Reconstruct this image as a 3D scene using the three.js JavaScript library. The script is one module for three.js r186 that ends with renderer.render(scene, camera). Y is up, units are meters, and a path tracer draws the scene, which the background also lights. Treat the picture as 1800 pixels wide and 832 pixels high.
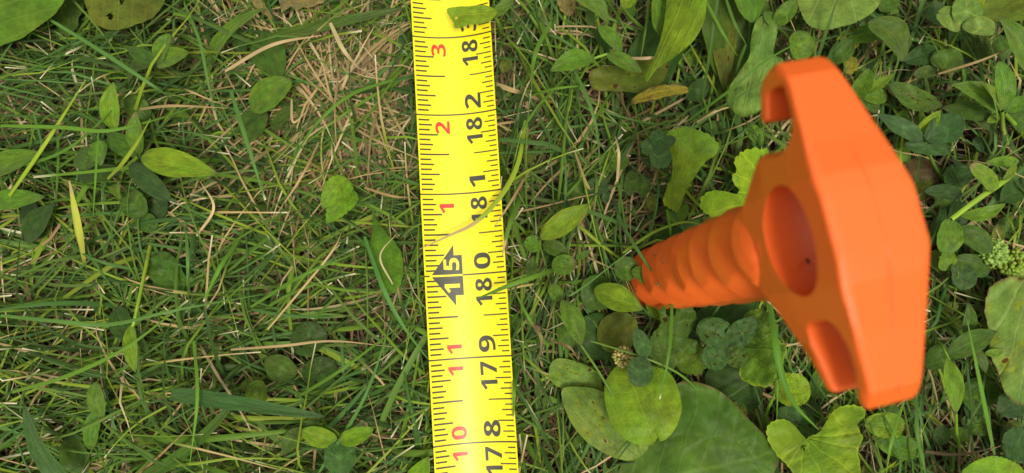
import * as THREE from 'three';
import { mergeGeometries, mergeVertices, toCreasedNormals } from 'three/addons/utils/BufferGeometryUtils.js';
import { TessellateModifier } from 'three/addons/modifiers/TessellateModifier.js';
import { ImprovedNoise } from 'three/addons/math/ImprovedNoise.js';

// ------------------------------------------------------------------ camera, sky, sun, exposure
const MM = 0.001, H = 0.245, FOCAL = 1300, TILT = 0.11;
const scene = new THREE.Scene();
const camera = new THREE.PerspectiveCamera(2 * Math.atan(416 / FOCAL) * 180 / Math.PI, 1800 / 832, 0.01, 80);
camera.position.set(0, H, 0); camera.up.set(0, 0, -1);
camera.lookAt(0, 0, -H * Math.tan(TILT));
camera.focus = 0.225; camera.userData.fStop = 9;
const SUN = new THREE.Vector3(0.16, 1, 0.32).normalize();
{
  const w = 256, h = 128, d = new Float32Array(w * h * 4);
  for (let j = 0; j < h; j++) for (let i = 0; i < w; i++) {
    const el = (j + 0.5) / h * Math.PI - Math.PI / 2, az = (i + 0.5) / w * 2 * Math.PI - Math.PI;
    const v = new THREE.Vector3(Math.cos(el) * Math.cos(az), Math.sin(el), Math.cos(el) * Math.sin(az));
    const up = Math.max(0, v.y), g = Math.max(0, v.dot(SUN));
    let L = 0.07 + 0.64 * up ** 2.1 + 1.0 * g ** 9;
    if (v.y < 0) L = 0.1;
    const k = (j * w + i) * 4; d[k] = L * 1.05; d[k + 1] = L * 1.0; d[k + 2] = L * 0.84; d[k + 3] = 1;
  }
  const t = new THREE.DataTexture(d, w, h, THREE.RGBAFormat, THREE.FloatType);
  t.mapping = THREE.EquirectangularReflectionMapping; t.magFilter = t.minFilter = THREE.LinearFilter; t.needsUpdate = true;
  scene.background = t; scene.environment = t;
}
const sun = new THREE.DirectionalLight(new THREE.Color(1, 0.94, 0.78), 1.5);
sun.position.copy(SUN).multiplyScalar(3); sun.castShadow = true; sun.shadow.radius = 28;
Object.assign(sun.shadow.camera, { left: -0.6, right: 0.6, top: 0.6, bottom: -0.6, near: 0.1, far: 8 });
sun.shadow.mapSize.set(2048, 2048);
scene.add(sun, sun.target);
const renderer = new THREE.WebGLRenderer({ antialias: true });
renderer.toneMapping = THREE.LinearToneMapping; renderer.toneMappingExposure = 1.64;
renderer.shadowMap.enabled = true;

// ------------------------------------------------------------------ helpers
let seed = 20240611;
const rnd = () => { seed |= 0; seed = seed + 0x6D2B79F5 | 0; let t = Math.imul(seed ^ seed >>> 15, 1 | seed); t = t + Math.imul(t ^ t >>> 7, 61 | t) ^ t; return ((t ^ t >>> 14) >>> 0) / 4294967296; };
const R = (a, b) => a + (b - a) * rnd();
const gauss = () => (rnd() + rnd() + rnd() + rnd() - 2) * 0.87;
const pick = a => a[Math.floor(rnd() * a.length)];
const perlin = new ImprovedNoise();
const N3 = (x, y, z = 0) => perlin.noise(x + 31.7, y + 17.3, z + 5.1);
const V = (x, y, z) => new THREE.Vector3(x, y, z);
const clamp = (x, a, b) => Math.min(b, Math.max(a, x));
const sstep = (a, b, x) => { const t = clamp((x - a) / (b - a), 0, 1); return t * t * (3 - 2 * t); };
const CT = Math.cos(TILT), ST = Math.sin(TILT);
/** where a spot of the survey (taken from above) lies at a height of hmm millimetres */
const at = (px, py, hmm) => {
  const a = px - 900, b = py - 416, dir = V(a, -FOCAL * CT - b * ST, -FOCAL * ST + b * CT);
  return V(0, H, 0).addScaledVector(dir, (hmm * MM - H) / dir.y);
};
const mmPerPx = hmm => (H - hmm * MM) / FOCAL;
const used = {};
const numbered = n => { const k = used[n] = (used[n] ?? -1) + 1; return k ? `${n}_${String(k).padStart(3, '0')}` : n; };
function tag(o, label, category, group, kind) {
  if (label) o.userData.label = label; if (category) o.userData.category = category;
  if (group) o.userData.group = group; if (kind) o.userData.kind = kind; return o;
}
function mesh(name, geo, mat, parent) {
  const m = new THREE.Mesh(geo, mat); m.name = parent === scene ? numbered(name) : name;
  m.castShadow = m.receiveShadow = true; parent.add(m); return m;
}
function thing(name, base, label, category, group) {
  const g = new THREE.Group(); g.name = numbered(name); g.position.copy(base); scene.add(g);
  return tag(g, label, category, group);
}
function dataTex(w, h, f, srgb) {
  const d = new Uint8Array(w * h * 4);
  for (let j = 0; j < h; j++) for (let i = 0; i < w; i++) {
    const c = f((i + 0.5) / w, (j + 0.5) / h), k = (j * w + i) * 4;
    if (typeof c === 'number') d[k] = d[k + 1] = d[k + 2] = clamp(c, 0, 1) * 255; else for (let q = 0; q < 3; q++) d[k + q] = clamp(c[q], 0, 1) * 255;
    d[k + 3] = 255;
  }
  const t = new THREE.DataTexture(d, w, h); t.magFilter = THREE.LinearFilter; t.minFilter = THREE.LinearFilter;
  t.wrapS = t.wrapT = THREE.RepeatWrapping; if (srgb) t.colorSpace = THREE.SRGBColorSpace; t.needsUpdate = true; return t;
}
/** quad grid to BufferGeometry; skip(i, j) leaves a cell out */
function grid(n, m, pos, col, uv, skip) {
  const p = [], c = [], u = [], ix = [];
  for (let i = 0; i <= n; i++) for (let j = 0; j <= m; j++) {
    const v = pos(i / n, j / m); p.push(v.x, v.y, v.z);
    if (col) c.push(...col(i / n, j / m)); u.push(...(uv ? uv(i / n, j / m) : [j / m, i / n]));
  }
  for (let i = 0; i < n; i++) for (let j = 0; j < m; j++) {
    if (skip && skip((i + .5) / n, (j + .5) / m)) continue;
    const a = i * (m + 1) + j, b = a + 1, e = a + m + 1, f = e + 1; ix.push(a, e, b, b, e, f);
  }
  const g = new THREE.BufferGeometry();
  g.setAttribute('position', new THREE.Float32BufferAttribute(p, 3));
  if (col) g.setAttribute('color', new THREE.Float32BufferAttribute(c, 3));
  g.setAttribute('uv', new THREE.Float32BufferAttribute(u, 2)); g.setIndex(ix); g.computeVertexNormals(); return g;
}

// ------------------------------------------------------------------ ground
const inX = 0.25, inZ0 = -0.19, inZ1 = 0.13, midZ = -0.03;
{
  const map = s => { const a = Math.abs(s); return Math.sign(s) * (a < 0.86 ? a / 0.86 * 0.32 : 0.32 + ((a - 0.86) / 0.14) ** 3 * 30); };
  const n = 260, hgt = (x, z) => {
    const d = Math.max(Math.abs(x), Math.abs(z - midZ)), k = 1 - sstep(0.3, 0.5, d);
    return k * (2.2 * N3(x * 60, z * 60) + 1.1 * N3(x * 210, z * 210, 3) + 0.6 * N3(x * 520, z * 520, 9)) * MM - 0.001;
  };
  const g = grid(n, n, (i, j) => { const x = map(j * 2 - 1), z = map(i * 2 - 1) + midZ; return V(x, hgt(x, z), z); },
    (i, j) => { const x = map(j * 2 - 1), z = map(i * 2 - 1), f = sstep(0.35, 1.6, Math.hypot(x, z)), q = 0.75 + 0.5 * N3(x * 90, z * 90, 4); return [(0.050 * (1 - f) + 0.07 * f) * q, (0.034 * (1 - f) + 0.10 * f) * q, (0.020 * (1 - f) + 0.03 * f) * q]; },
    (i, j) => [map(j * 2 - 1) * 14, map(i * 2 - 1) * 14]);
  const bump = dataTex(256, 256, (u, v) => 0.5 + 0.35 * N3(u * 16, v * 16) + 0.25 * N3(u * 48, v * 48, 2));
  const o = mesh('ground', g, new THREE.MeshStandardMaterial({ vertexColors: true, roughness: 0.95, bumpMap: bump, bumpScale: 0.0008 }), scene);
  tag(o, 'dark crumbly soil beneath the lawn', 'soil', null, 'structure');
}

// ------------------------------------------------------------------ materials
const leafMat = (veins, spots) => {
  const veinAt = {
    plantain: (s, t) => { let m = 0; for (const c of [0, .33, -.33, .62, -.62]) m = Math.max(m, (c ? .7 : 1) * Math.exp(-(((s - c) / (c ? .016 : .022)) ** 2))); return Math.max(m, .25 * Math.exp(-(((((t * 9 + Math.abs(s) * 1.2) % 1) - .5) / .05) ** 2)) * (Math.abs(s) < .62 ? 1 : .4)); },
    pinnate: (s, t) => { const a = Math.abs(s), q = (t * 7 - a * 2.2 + .35 * a * a + 20) % 1; return Math.max(Math.exp(-((s / .028) ** 2)), .7 * Math.exp(-(((q - .5) / .045) ** 2)) * (1 - .35 * a)); },
    palmate: (s, t) => { const ang = Math.atan2(s * .8, t + .04); let m = 0; for (const c of [0, .42, -.42, .85, -.85, 1.2, -1.2]) m = Math.max(m, Math.exp(-(((ang - c) * (t + .12) / .016) ** 2))); const q = (t * 10 - Math.abs(s) * 3 + 20) % 1; return Math.max(m, .3 * Math.exp(-(((q - .5) / .07) ** 2))); },
    clover: (s, t) => { const a = Math.abs(s), q = (t * 16 - a * 6 + 40) % 1; return Math.max(.8 * Math.exp(-((s / .03) ** 2)), .35 * Math.exp(-(((q - .5) / .12) ** 2)), .75 * Math.exp(-(((t - .52 + .28 * a) / .06) ** 2)) * (a < .8 ? 1 : 0)); },
    blade: (s, t) => Math.max(.9 * Math.exp(-((s / .05) ** 2)), .28 * (.5 + .5 * Math.cos(s * 34))),
  }[veins];
  const col = dataTex(256, 256, (u, v) => {
    const s = u * 2 - 1, w = .03 * N3(u * 5, v * 5, 8), k = veinAt(s + w, v + w * .5), n = N3(u * 7, v * 7) * .10 + N3(u * 26, v * 26, 3) * .07 + N3(u * 70, v * 70, 5) * .05;
    let c = [.80 + n + .17 * k, .83 + n + .12 * k, .72 + n + .25 * k];
    const fleck = N3(u * 44, v * 44, 21); if (fleck > .60) c = [.97, .95, .9];
    if (spots) {
      const a = N3(u * 6, v * 6, 40), b = N3(u * 15, v * 15, 44);
      if (a + .6 * b > spots) { const f = sstep(spots, spots + .12, a + .6 * b); c = c.map((x, q) => x * (1 - f) + [.95, .9, .5][q] * f); }
      if (a + .6 * b > spots + .2) { const f = sstep(spots + .2, spots + .28, a + .6 * b); c = c.map((x, q) => x * (1 - f) + [.62, .38, .28][q] * f); }
    }
    return c;
  }, true);
  const bump = dataTex(256, 256, (u, v) => { const s = u * 2 - 1, w = .03 * N3(u * 5, v * 5, 8); return .6 - .5 * veinAt(s + w, v + w * .5) + .22 * N3(u * 13, v * 13, 6) + .12 * N3(u * 45, v * 45, 7); });
  return new THREE.MeshPhysicalMaterial({ map: col, bumpMap: bump, bumpScale: 0.0005, vertexColors: true, roughness: 1, transmission: 0.3, thickness: 0, specularIntensity: 0.4, clearcoat: 0.18, clearcoatRoughness: 0.4, side: THREE.DoubleSide });
};
const LM = { plantain: leafMat('plantain'), pinnate: leafMat('pinnate'), palmate: leafMat('palmate'), clover: leafMat('clover'), blade: leafMat('blade'), sick: leafMat('clover', .22), worn: leafMat('palmate', .36), plworn: leafMat('plantain', .34) };
const grassMat = new THREE.MeshPhysicalMaterial({ vertexColors: true, roughness: 1, transmission: 0.15, thickness: 0, specularIntensity: 0.4, clearcoat: 0.14, clearcoatRoughness: 0.35, side: THREE.DoubleSide });
const strawMat = new THREE.MeshStandardMaterial({ vertexColors: true, roughness: 0.75, side: THREE.DoubleSide });
const TINT = {
  lime: [.40, .55, .022], bright: [.28, .46, .02], fresh: [.175, .33, .022], mid: [.113, .225, .021], dark: [.058, .138, .018], deep: [.034, .085, .014],
  blue: [.09, .21, .055], olive: [.20, .25, .024], pale: [.27, .41, .08], yellow: [.55, .48, .04], tan: [.45, .33, .15], brown: [.2, .12, .05], cool: [.068, .155, .04],
};

// ------------------------------------------------------------------ room left for grass under things: cap[cell] = greatest height
const cell = 0.0015, gx0 = -0.3, gz0 = -0.24, gnx = 400, gnz = 280, cap = new Float32Array(gnx * gnz).fill(1);
const capI = (x, z) => { const i = Math.floor((x - gx0) / cell), j = Math.floor((z - gz0) / cell); return i < 0 || j < 0 || i >= gnx || j >= gnz ? -1 : j * gnx + i; };
function press(p, under = 0.0015) { const k = capI(p.x, p.z); if (k >= 0) cap[k] = Math.min(cap[k], Math.max(0.003, p.y - under)); }
function spreadCap() {
  const s = 0.55 * cell, q = s * 1.414;
  for (let r = 0; r < 2; r++) {
    for (let j = 1; j < gnz; j++) for (let i = 1; i < gnx - 1; i++) { const k = j * gnx + i; cap[k] = Math.min(cap[k], cap[k - 1] + s, cap[k - gnx] + s, cap[k - gnx - 1] + q, cap[k - gnx + 1] + q); }
    for (let j = gnz - 2; j >= 0; j--) for (let i = gnx - 2; i > 0; i--) { const k = j * gnx + i; cap[k] = Math.min(cap[k], cap[k + 1] + s, cap[k + gnx] + s, cap[k + gnx + 1] + q, cap[k + gnx - 1] + q); }
  }
}

// ------------------------------------------------------------------ tape measure
const TAPE_H = 20;
const tapeUp = at(791, 0, TAPE_H).sub(at(838, 832, TAPE_H)).normalize();
const tapeMid = at(818, 482, TAPE_H), tapeRight = V(-tapeUp.z, 0, tapeUp.x).normalize();
const TW = 25.2 * MM, IN = 25.4 * MM;
const onTape = (inch, s) => { const sag = 3.3 * MM * (s * s - 1); return tapeMid.clone().addScaledVector(tapeUp, (inch - 180) * IN).addScaledVector(tapeRight, s * TW / 2 * 0.985).setY(tapeMid.y + sag + 0.25 * MM * Math.sin(inch * 1.3)); };
{
  const W = 2048, Ht = 208, ppi = W / 10;
  const print = from => {
    const c = document.createElement('canvas'); c.width = W; c.height = Ht; const x = c.getContext('2d');
    x.fillStyle = '#efdf00'; x.fillRect(0, 0, W, Ht);
    // x along the blade; y = 0 is its edge with the foot arrows
    x.fillStyle = '#2a2a1c';
    for (let k = 0; k <= 160; k++) {
      const px = k / 16 * ppi, q = k % 16, a = q % 8 === 0 ? .375 : q % 4 === 0 ? .245 : q % 2 === 0 ? .18 : .15, b = q % 8 === 0 ? .31 : q % 4 === 0 ? .21 : q % 2 === 0 ? .155 : .11;
      if (q === 0) { x.fillRect(px - 1.7, 0, 3.4, Ht); continue; }
      x.fillRect(px - 2, 4, 4, a * Ht - 4); x.fillRect(px - 2, Ht - 4 - b * Ht + 4, 3, b * Ht - 4);
    }
    const glyph = (ch, px, top, len, tall, color) => { x.save(); x.fillStyle = color; x.font = 'bold 100px sans-serif'; x.textBaseline = 'alphabetic'; x.textAlign = 'left'; const w = x.measureText(ch).width; x.translate(px, top + tall); x.scale(len / w, tall / 73); x.fillText(ch, 0, 0); x.restore(); };
    for (let n = from; n <= from + 10; n++) {
      const p = (n - from) * ppi, str = String(n), D = '#33352a', top = .605 * Ht, tall = .205 * Ht;
      glyph(str.slice(0, 2), p - 83, top, 74, tall, D); glyph(str.slice(2), p + 9, top, 46, tall, D);
      if (n % 12 === 0) {
        x.fillStyle = '#3a3b30'; x.beginPath(); x.moveTo(p, .075 * Ht);
        x.lineTo(p - 76, .36 * Ht); x.lineTo(p - 50, .36 * Ht); x.lineTo(p - 50, .46 * Ht); x.lineTo(p + 50, .46 * Ht); x.lineTo(p + 50, .36 * Ht); x.lineTo(p + 76, .36 * Ht); x.closePath(); x.fill();
        x.fillStyle = '#f6e52a'; x.fillRect(p - 2.5, .06 * Ht, 5, .4 * Ht);
        const f = String(n / 12); glyph(f[0], p - 46, .23 * Ht, 34, .19 * Ht, '#f6e52a'); glyph(f[1], p + 10, .23 * Ht, 36, .19 * Ht, '#f6e52a');
      } else {
        const f = String(n % 12), red = '#d8260f';
        if (f.length === 1) glyph(f, p - 52, .215 * Ht, 38, .185 * Ht, red); else { glyph(f[0], p - 44, .215 * Ht, 34, .185 * Ht, red); glyph(f[1], p + 8, .215 * Ht, 36, .185 * Ht, red); }
      }
    }
    // fine speckle and light scuffs of a used blade
    for (let k = 0; k < 2600; k++) { x.fillStyle = rnd() < .6 ? 'rgba(120,105,20,0.10)' : 'rgba(255,250,190,0.16)'; x.fillRect(rnd() * W, rnd() * Ht, R(1, 4), R(1, 2)); }
    for (let k = 0; k < 40; k++) { x.fillStyle = 'rgba(110,90,20,0.10)'; x.fillRect(rnd() * W, rnd() * Ht, R(12, 90), 1); }
    const t = new THREE.CanvasTexture(c); t.colorSpace = THREE.SRGBColorSpace; t.magFilter = t.minFilter = THREE.LinearFilter; t.flipY = false; t.needsUpdate = true;
    return new THREE.MeshPhysicalMaterial({ map: t, roughness: 0.5, clearcoat: 0.5, clearcoatRoughness: 0.32, side: THREE.DoubleSide });
  };
  const origin = V(tapeMid.x, 0, tapeMid.z);
  const tape = thing('tape_measure', origin, 'yellow steel tape measure blade with inch marks lying across the lawn', 'tape measure');
  const pos = (inch, s, dy = 0) => onTape(inch, s).add(V(0, dy, 0)).sub(origin);
  for (const from of [165, 175, 185]) {
    const g = grid(40, 20, (i, j) => pos(from + i * 10, j * 2 - 1), null, (i, j) => [i, j]);
    mesh('blade_section', g, print(from), tape);
  }
  const backMat = new THREE.MeshStandardMaterial({ color: new THREE.Color(.62, .56, .1), roughness: .5 });
  const back = grid(60, 12, (i, j) => pos(165 + i * 30, (1 - j * 2) * 1.0, -0.14 * MM), null); mesh('blade_back', back, backMat, tape);
  for (const s of [-1, 1]) mesh('blade_edge', grid(60, 1, (i, j) => pos(165 + i * 30, s * 1.006, j ? -0.14 * MM : 0.012 * MM), null), backMat, tape);
  for (let i = 165; i < 195; i += 0.04) for (let s = -1; s <= 1; s += 0.1) press(onTape(i, s));
}

// ------------------------------------------------------------------ orange screw stake
const stakeBase = at(1146, 492, 0), stakeTop = V(64.6 * MM, 116 * MM, -17.2 * MM);
{
  const orange = new THREE.Color(.86, .142, .024);
  const grain = dataTex(256, 256, (u, v) => .5 + .3 * N3(u * 20, v * 20, 2) + .2 * N3(u * 64, v * 64, 1)); grain.repeat.set(3, 3);
  const plastic = new THREE.MeshPhysicalMaterial({ color: orange, roughness: 0.32, bumpMap: grain, bumpScale: 0.00004 });
  const stake = thing('ground_stake', stakeBase, 'orange plastic screw ground stake with hooked handle standing in the weeds', 'stake');
  const Y = stakeTop.clone().sub(stakeBase), LEN = Y.length(); Y.normalize();
  const U = V(14, 0, 66).normalize(); U.addScaledVector(Y, -U.dot(Y)).normalize();
  stake.quaternion.setFromRotationMatrix(new THREE.Matrix4().makeBasis(V(0, 0, 0).crossVectors(Y, U), Y, U));
  // threaded shaft: every turn flares downward to a sharp lip that overhangs the turn below
  const pitch = 12.6 * MM, y0 = -26 * MM, y1 = LEN - 26 * MM;
  const prof = [[0, 0], [.015, .7], [.03, .96], [.06, 1], [.15, .97], [.3, .88], [.45, .74], [.6, .55], [.75, .32], [.88, .1], [.97, 0]];
  const rows = []; const turns = Math.ceil((y1 - y0) / pitch) + 1;
  for (let k = 0; k < turns; k++) for (const [ph, q] of prof) rows.push([y0 - pitch + (k + ph) * pitch, q]);
  const shaftG = grid(rows.length - 1, 72, (i, j) => {
    const [yy, q] = rows[Math.round(i * (rows.length - 1))], th = j * Math.PI * 2, y = clamp(yy + pitch * j, y0, y1);
    const k = sstep(-.03, .1, y), base = (6.6 + 0.9 * k) * MM, crest = (3.5 + 1.0 * k) * MM * (1 - .5 * sstep(y1 - .004, y1, y));
    const ds = Math.abs(((th - 0.5 + Math.PI) % (2 * Math.PI)) - Math.PI), seam = ds < .07 ? .25 * MM : 0;
    const r = base + crest * q + seam; return V(Math.sin(th) * r, y, Math.cos(th) * r);
  }, null, (i, j) => [j * 2, i * 6]);
  const shaft = mesh('threaded_shaft', toCreasedNormals(shaftG, .7), plastic, stake);
  for (let k = 0; k < 11; k++) {
    const th = R(-2.4, 0.3), y = R(14, 66) * MM, ph = (((y - pitch * th / (2 * Math.PI)) / pitch) % 1 + 1) % 1;
    let q = 0; for (let a = 0; a < prof.length - 1; a++) if (ph >= prof[a][0]) q = prof[a][1];
    const kk = sstep(-.03, .1, y), r = (6.6 + .9 * kk) * MM + (3.5 + 1.0 * kk) * MM * q, s = R(.35, .85) * MM;
    const d = new THREE.SphereGeometry(s, 14, 10); d.scale(1, 1, .55);
    const m = mesh('water_droplet', d, new THREE.MeshPhysicalMaterial({ color: 0xffffff, transmission: 1, thickness: .002, ior: 1.33, roughness: 0.03 }), shaft);
    m.position.set(Math.sin(th) * r, y, Math.cos(th) * r); m.lookAt(V(0, 0, 0)); m.rotation.set(-.5, th, 0);
  }
  // handle
  const pts = [ // clip end: a prong runs outward below the bar
    [6, 0, 1.2], [33, -12, 5], [36, -16.2, 3], [33.5, -18, 1.5], [24, -12.2, 4], [17.5, -12.6, 4], [17.6, -24.5, 4], [32.5, -25.4, 1.2], [32.8, -28.6, 1.4], [22, -31, 6], [12.8, -35, 4], [9.8, -38, 1],
    // hook end
    [-9.8, -38, 1], [-13, -34, 4], [-20, -27, 2.4], [-18, -15, 3], [-21.5, -10.4, 3.5], [-31, -14, 2.4], [-31.4, -21, 2.2], [-25.6, -21.4, 1.2], [-25.8, -25.4, 1.6], [-34.5, -24.8, 4], [-37, -16.4, 4], [-33.5, -11.6, 6], [-6, 0, 1.2]];
  const shape = new THREE.Shape();
  pts.forEach(([x, y, r], i) => {
    const p = V(x, y, 0), a = V(...pts[(i + pts.length - 1) % pts.length].slice(0, 2), 0).sub(p), b = V(...pts[(i + 1) % pts.length].slice(0, 2), 0).sub(p);
    const ra = Math.min(r, a.length() * .48), rb = Math.min(r, b.length() * .48); a.setLength(ra).add(p); b.setLength(rb).add(p);
    if (i) shape.lineTo(a.x, a.y); else shape.moveTo(a.x, a.y);
    shape.quadraticCurveTo(x, y, b.x, b.y);
  });
  const hole = new THREE.Path(); hole.absellipse(0, -17.4, 13.4, 12.2, 0, Math.PI * 2, true); shape.holes.push(hole);
  let hg = new THREE.ExtrudeGeometry(shape, { depth: 14.2, bevelEnabled: true, bevelThickness: 2.4, bevelSize: 1.7, bevelOffset: -1.7, bevelSegments: 5, curveSegments: 14, steps: 1 });
  hg.translate(0, 0, -7.1); hg.deleteAttribute('uv'); hg = new TessellateModifier(1.8, 9).modify(hg);
  const P = hg.attributes.position;
  for (let i = 0; i < P.count; i++) { const q = sstep(4, 38, Math.abs(P.getX(i))); P.setXYZ(i, P.getX(i) * .94, P.getY(i) * .82 + 2.6 * q, P.getZ(i) * (1 - .42 * q)); }
  hg.scale(MM, MM, MM); hg = mergeVertices(hg, 1e-7); hg = toCreasedNormals(hg, .62); hg.rotateY(-Math.PI / 2); hg.translate(0, LEN, 0);
  const uvs = new Float32Array(hg.attributes.position.count * 2); for (let i = 0; i < uvs.length / 2; i++) { uvs[i * 2] = hg.attributes.position.getZ(i) * 20; uvs[i * 2 + 1] = hg.attributes.position.getY(i) * 20; }
  hg.setAttribute('uv', new THREE.BufferAttribute(uvs, 2));
  const handle = mesh('handle', hg, plastic, stake);
  // mould line along the crown of the handle
  const line = [[-33, -12.1], [-20, -6.2], [-7, -.45], [-5, -.02], [0, 0], [5, -.02], [7, -.45], [20, -6.2], [33, -12.1]].map(([u, v]) => V(.0004, LEN + (v * .82 + 2.6 * sstep(4, 38, Math.abs(u)) - .08) * MM, u * .94 * MM));
  mesh('mould_seam', new THREE.TubeGeometry(new THREE.CatmullRomCurve3(line, false, 'catmullrom', .1), 60,   .26 * MM, 6), plastic, handle);
  const scuff = mesh('scuff_mark', new THREE.CapsuleGeometry(.28 * MM, 2.6 * MM, 4, 8), new THREE.MeshStandardMaterial({ color: new THREE.Color(.06, .03, .02), roughness: .9 }), handle);
  scuff.position.set(-1.5 * MM, LEN - 22.5 * MM, 4.5 * MM); scuff.rotation.set(.35, 0, .5);
}
const stakeAxis = stakeTop.clone().sub(stakeBase);

// ------------------------------------------------------------------ leaves
const PROFILE = { lance: [.75, .95], oval: [.55, .6], round: [.46, .44], spat: [1.15, .42], drop: [.36, .8], strap: [.3, .38], fan: [1.5, .3], ribbon: [.16, .55] };
function width(shape, t) {
  const [a, b] = PROFILE[shape], m = a / (a + b);
  return (Math.max(t, 0) ** a * Math.max(1 - t, 0) ** b) / (m ** a * (1 - m) ** b);
}
/** leaf from base [px, py, mm high] to tip, w survey pixels wide */
function leafGeo(shape, b, t, w, tint, o = {}, origin) {
  const B = at(...b), T = at(...t), d = T.clone().sub(B), L = d.length(); d.normalize();
  const side = V(-d.z, 0, d.x).normalize(), nrm = V(0, 0, 0).crossVectors(side, d).normalize(); if (nrm.y < 0) nrm.negate();
  const hw = w * mmPerPx((b[2] + t[2]) / 2) / 2, ser = o.ser || 0, teeth = o.teeth || 12, n = ser ? 56 : 26, m = 12;
  const ph = rnd() * 50, c = TINT[tint], cA = c.map(x => x * R(.9, 1.1)), edge = o.edge ? TINT[o.edge] : null;
  const sweep = shape === 'cord' ? (o.sweep ?? .25) : 0, wav = (o.wav ?? .06) * hw;
  const pt = (tt, s) => {
    const e = Math.abs(s); let f = width(shape, tt * .985 + .008);
    if (ser) { const q = (tt * teeth) % 1; f *= 1 + ser * (o.crenate ? Math.sqrt(Math.max(0, 1 - (2 * q - 1) ** 2)) - .7 : q - .5) * sstep(.7, 1, e); }
    if (o.notch) f *= 1 + 0;
    let along = tt - sweep * e * e * (1 - tt) ** 1.5;
    if (o.notch) along -= o.notch * Math.exp(-((s / .35) ** 2)) * sstep(.6, 1, tt);
    const torn = o.torn ? o.torn * N3(tt * 9 + ph, s * 3, ph) * sstep(.5, 1, e) : 0;
    const x = s * hw * f * (1 + .07 * N3(tt * 3.5 + ph, s > 0 ? 2 : 7, ph) + torn);
    const lift = (o.arch ?? .07) * L * Math.sin(Math.PI * clamp(tt, 0, 1)) + (o.fold ?? .25) * hw * e * f + (o.roll ?? 0) * hw * s * f - (o.curl ?? 0) * L * tt ** 3
      + wav * (N3(tt * 6 + ph, s * 1.6, ph) * (0.4 + 1.6 * e) + .35 * N3(tt * 15 + ph, s * 5, 3));
    const p = B.clone().addScaledVector(d, along * L).addScaledVector(side, x + (o.cv ?? 0) * L * Math.sin(Math.PI * tt)).addScaledVector(nrm, lift);
    if (p.y < .0012) p.y = .0012; return p;
  };
  const geo = grid(n, m, (i, j) => pt(i, j * 2 - 1).sub(origin), (i, j) => {
    const s = j * 2 - 1, q = .9 + .28 * N3(i * 4 + ph, s * 2, 11) + .16 * N3(i * 11 + ph, s * 6, 15);
    let k = cA.map((x, z) => x * q * (z === 0 ? 1 + .25 * N3(i * 3 + ph, s * 2, 19) : 1));
    if (edge) { const f = sstep(.72, .98, Math.abs(s) + .3 * N3(i * 8 + ph, s, 2)) + sstep(.9, 1, i + .1 * N3(s * 6, ph)); const g = clamp(f, 0, 1); k = k.map((x, z) => x * (1 - g) + edge[z] * g); }
    if (o.tip) { const g = sstep(.84, .95, i + .06 * N3(s * 5, ph)); k = k.map((x, z) => x * (1 - g) + TINT[o.tip][z] * g); }
    return k;
  }, null, o.holes ? (i, j) => o.holes.some(([a, s, r]) => Math.hypot((i - a) * L, (j * 2 - 1 - s) * hw) < r * L * (1 + .4 * N3(i * 20, j * 20, 1))) : null);
  if (!o.high) for (let i = 0; i <= 1; i += .04) for (let s = -1; s <= 1; s += .125) { const p = pt(i, s * .97); press(p, .001); }
  return geo;
}
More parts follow.
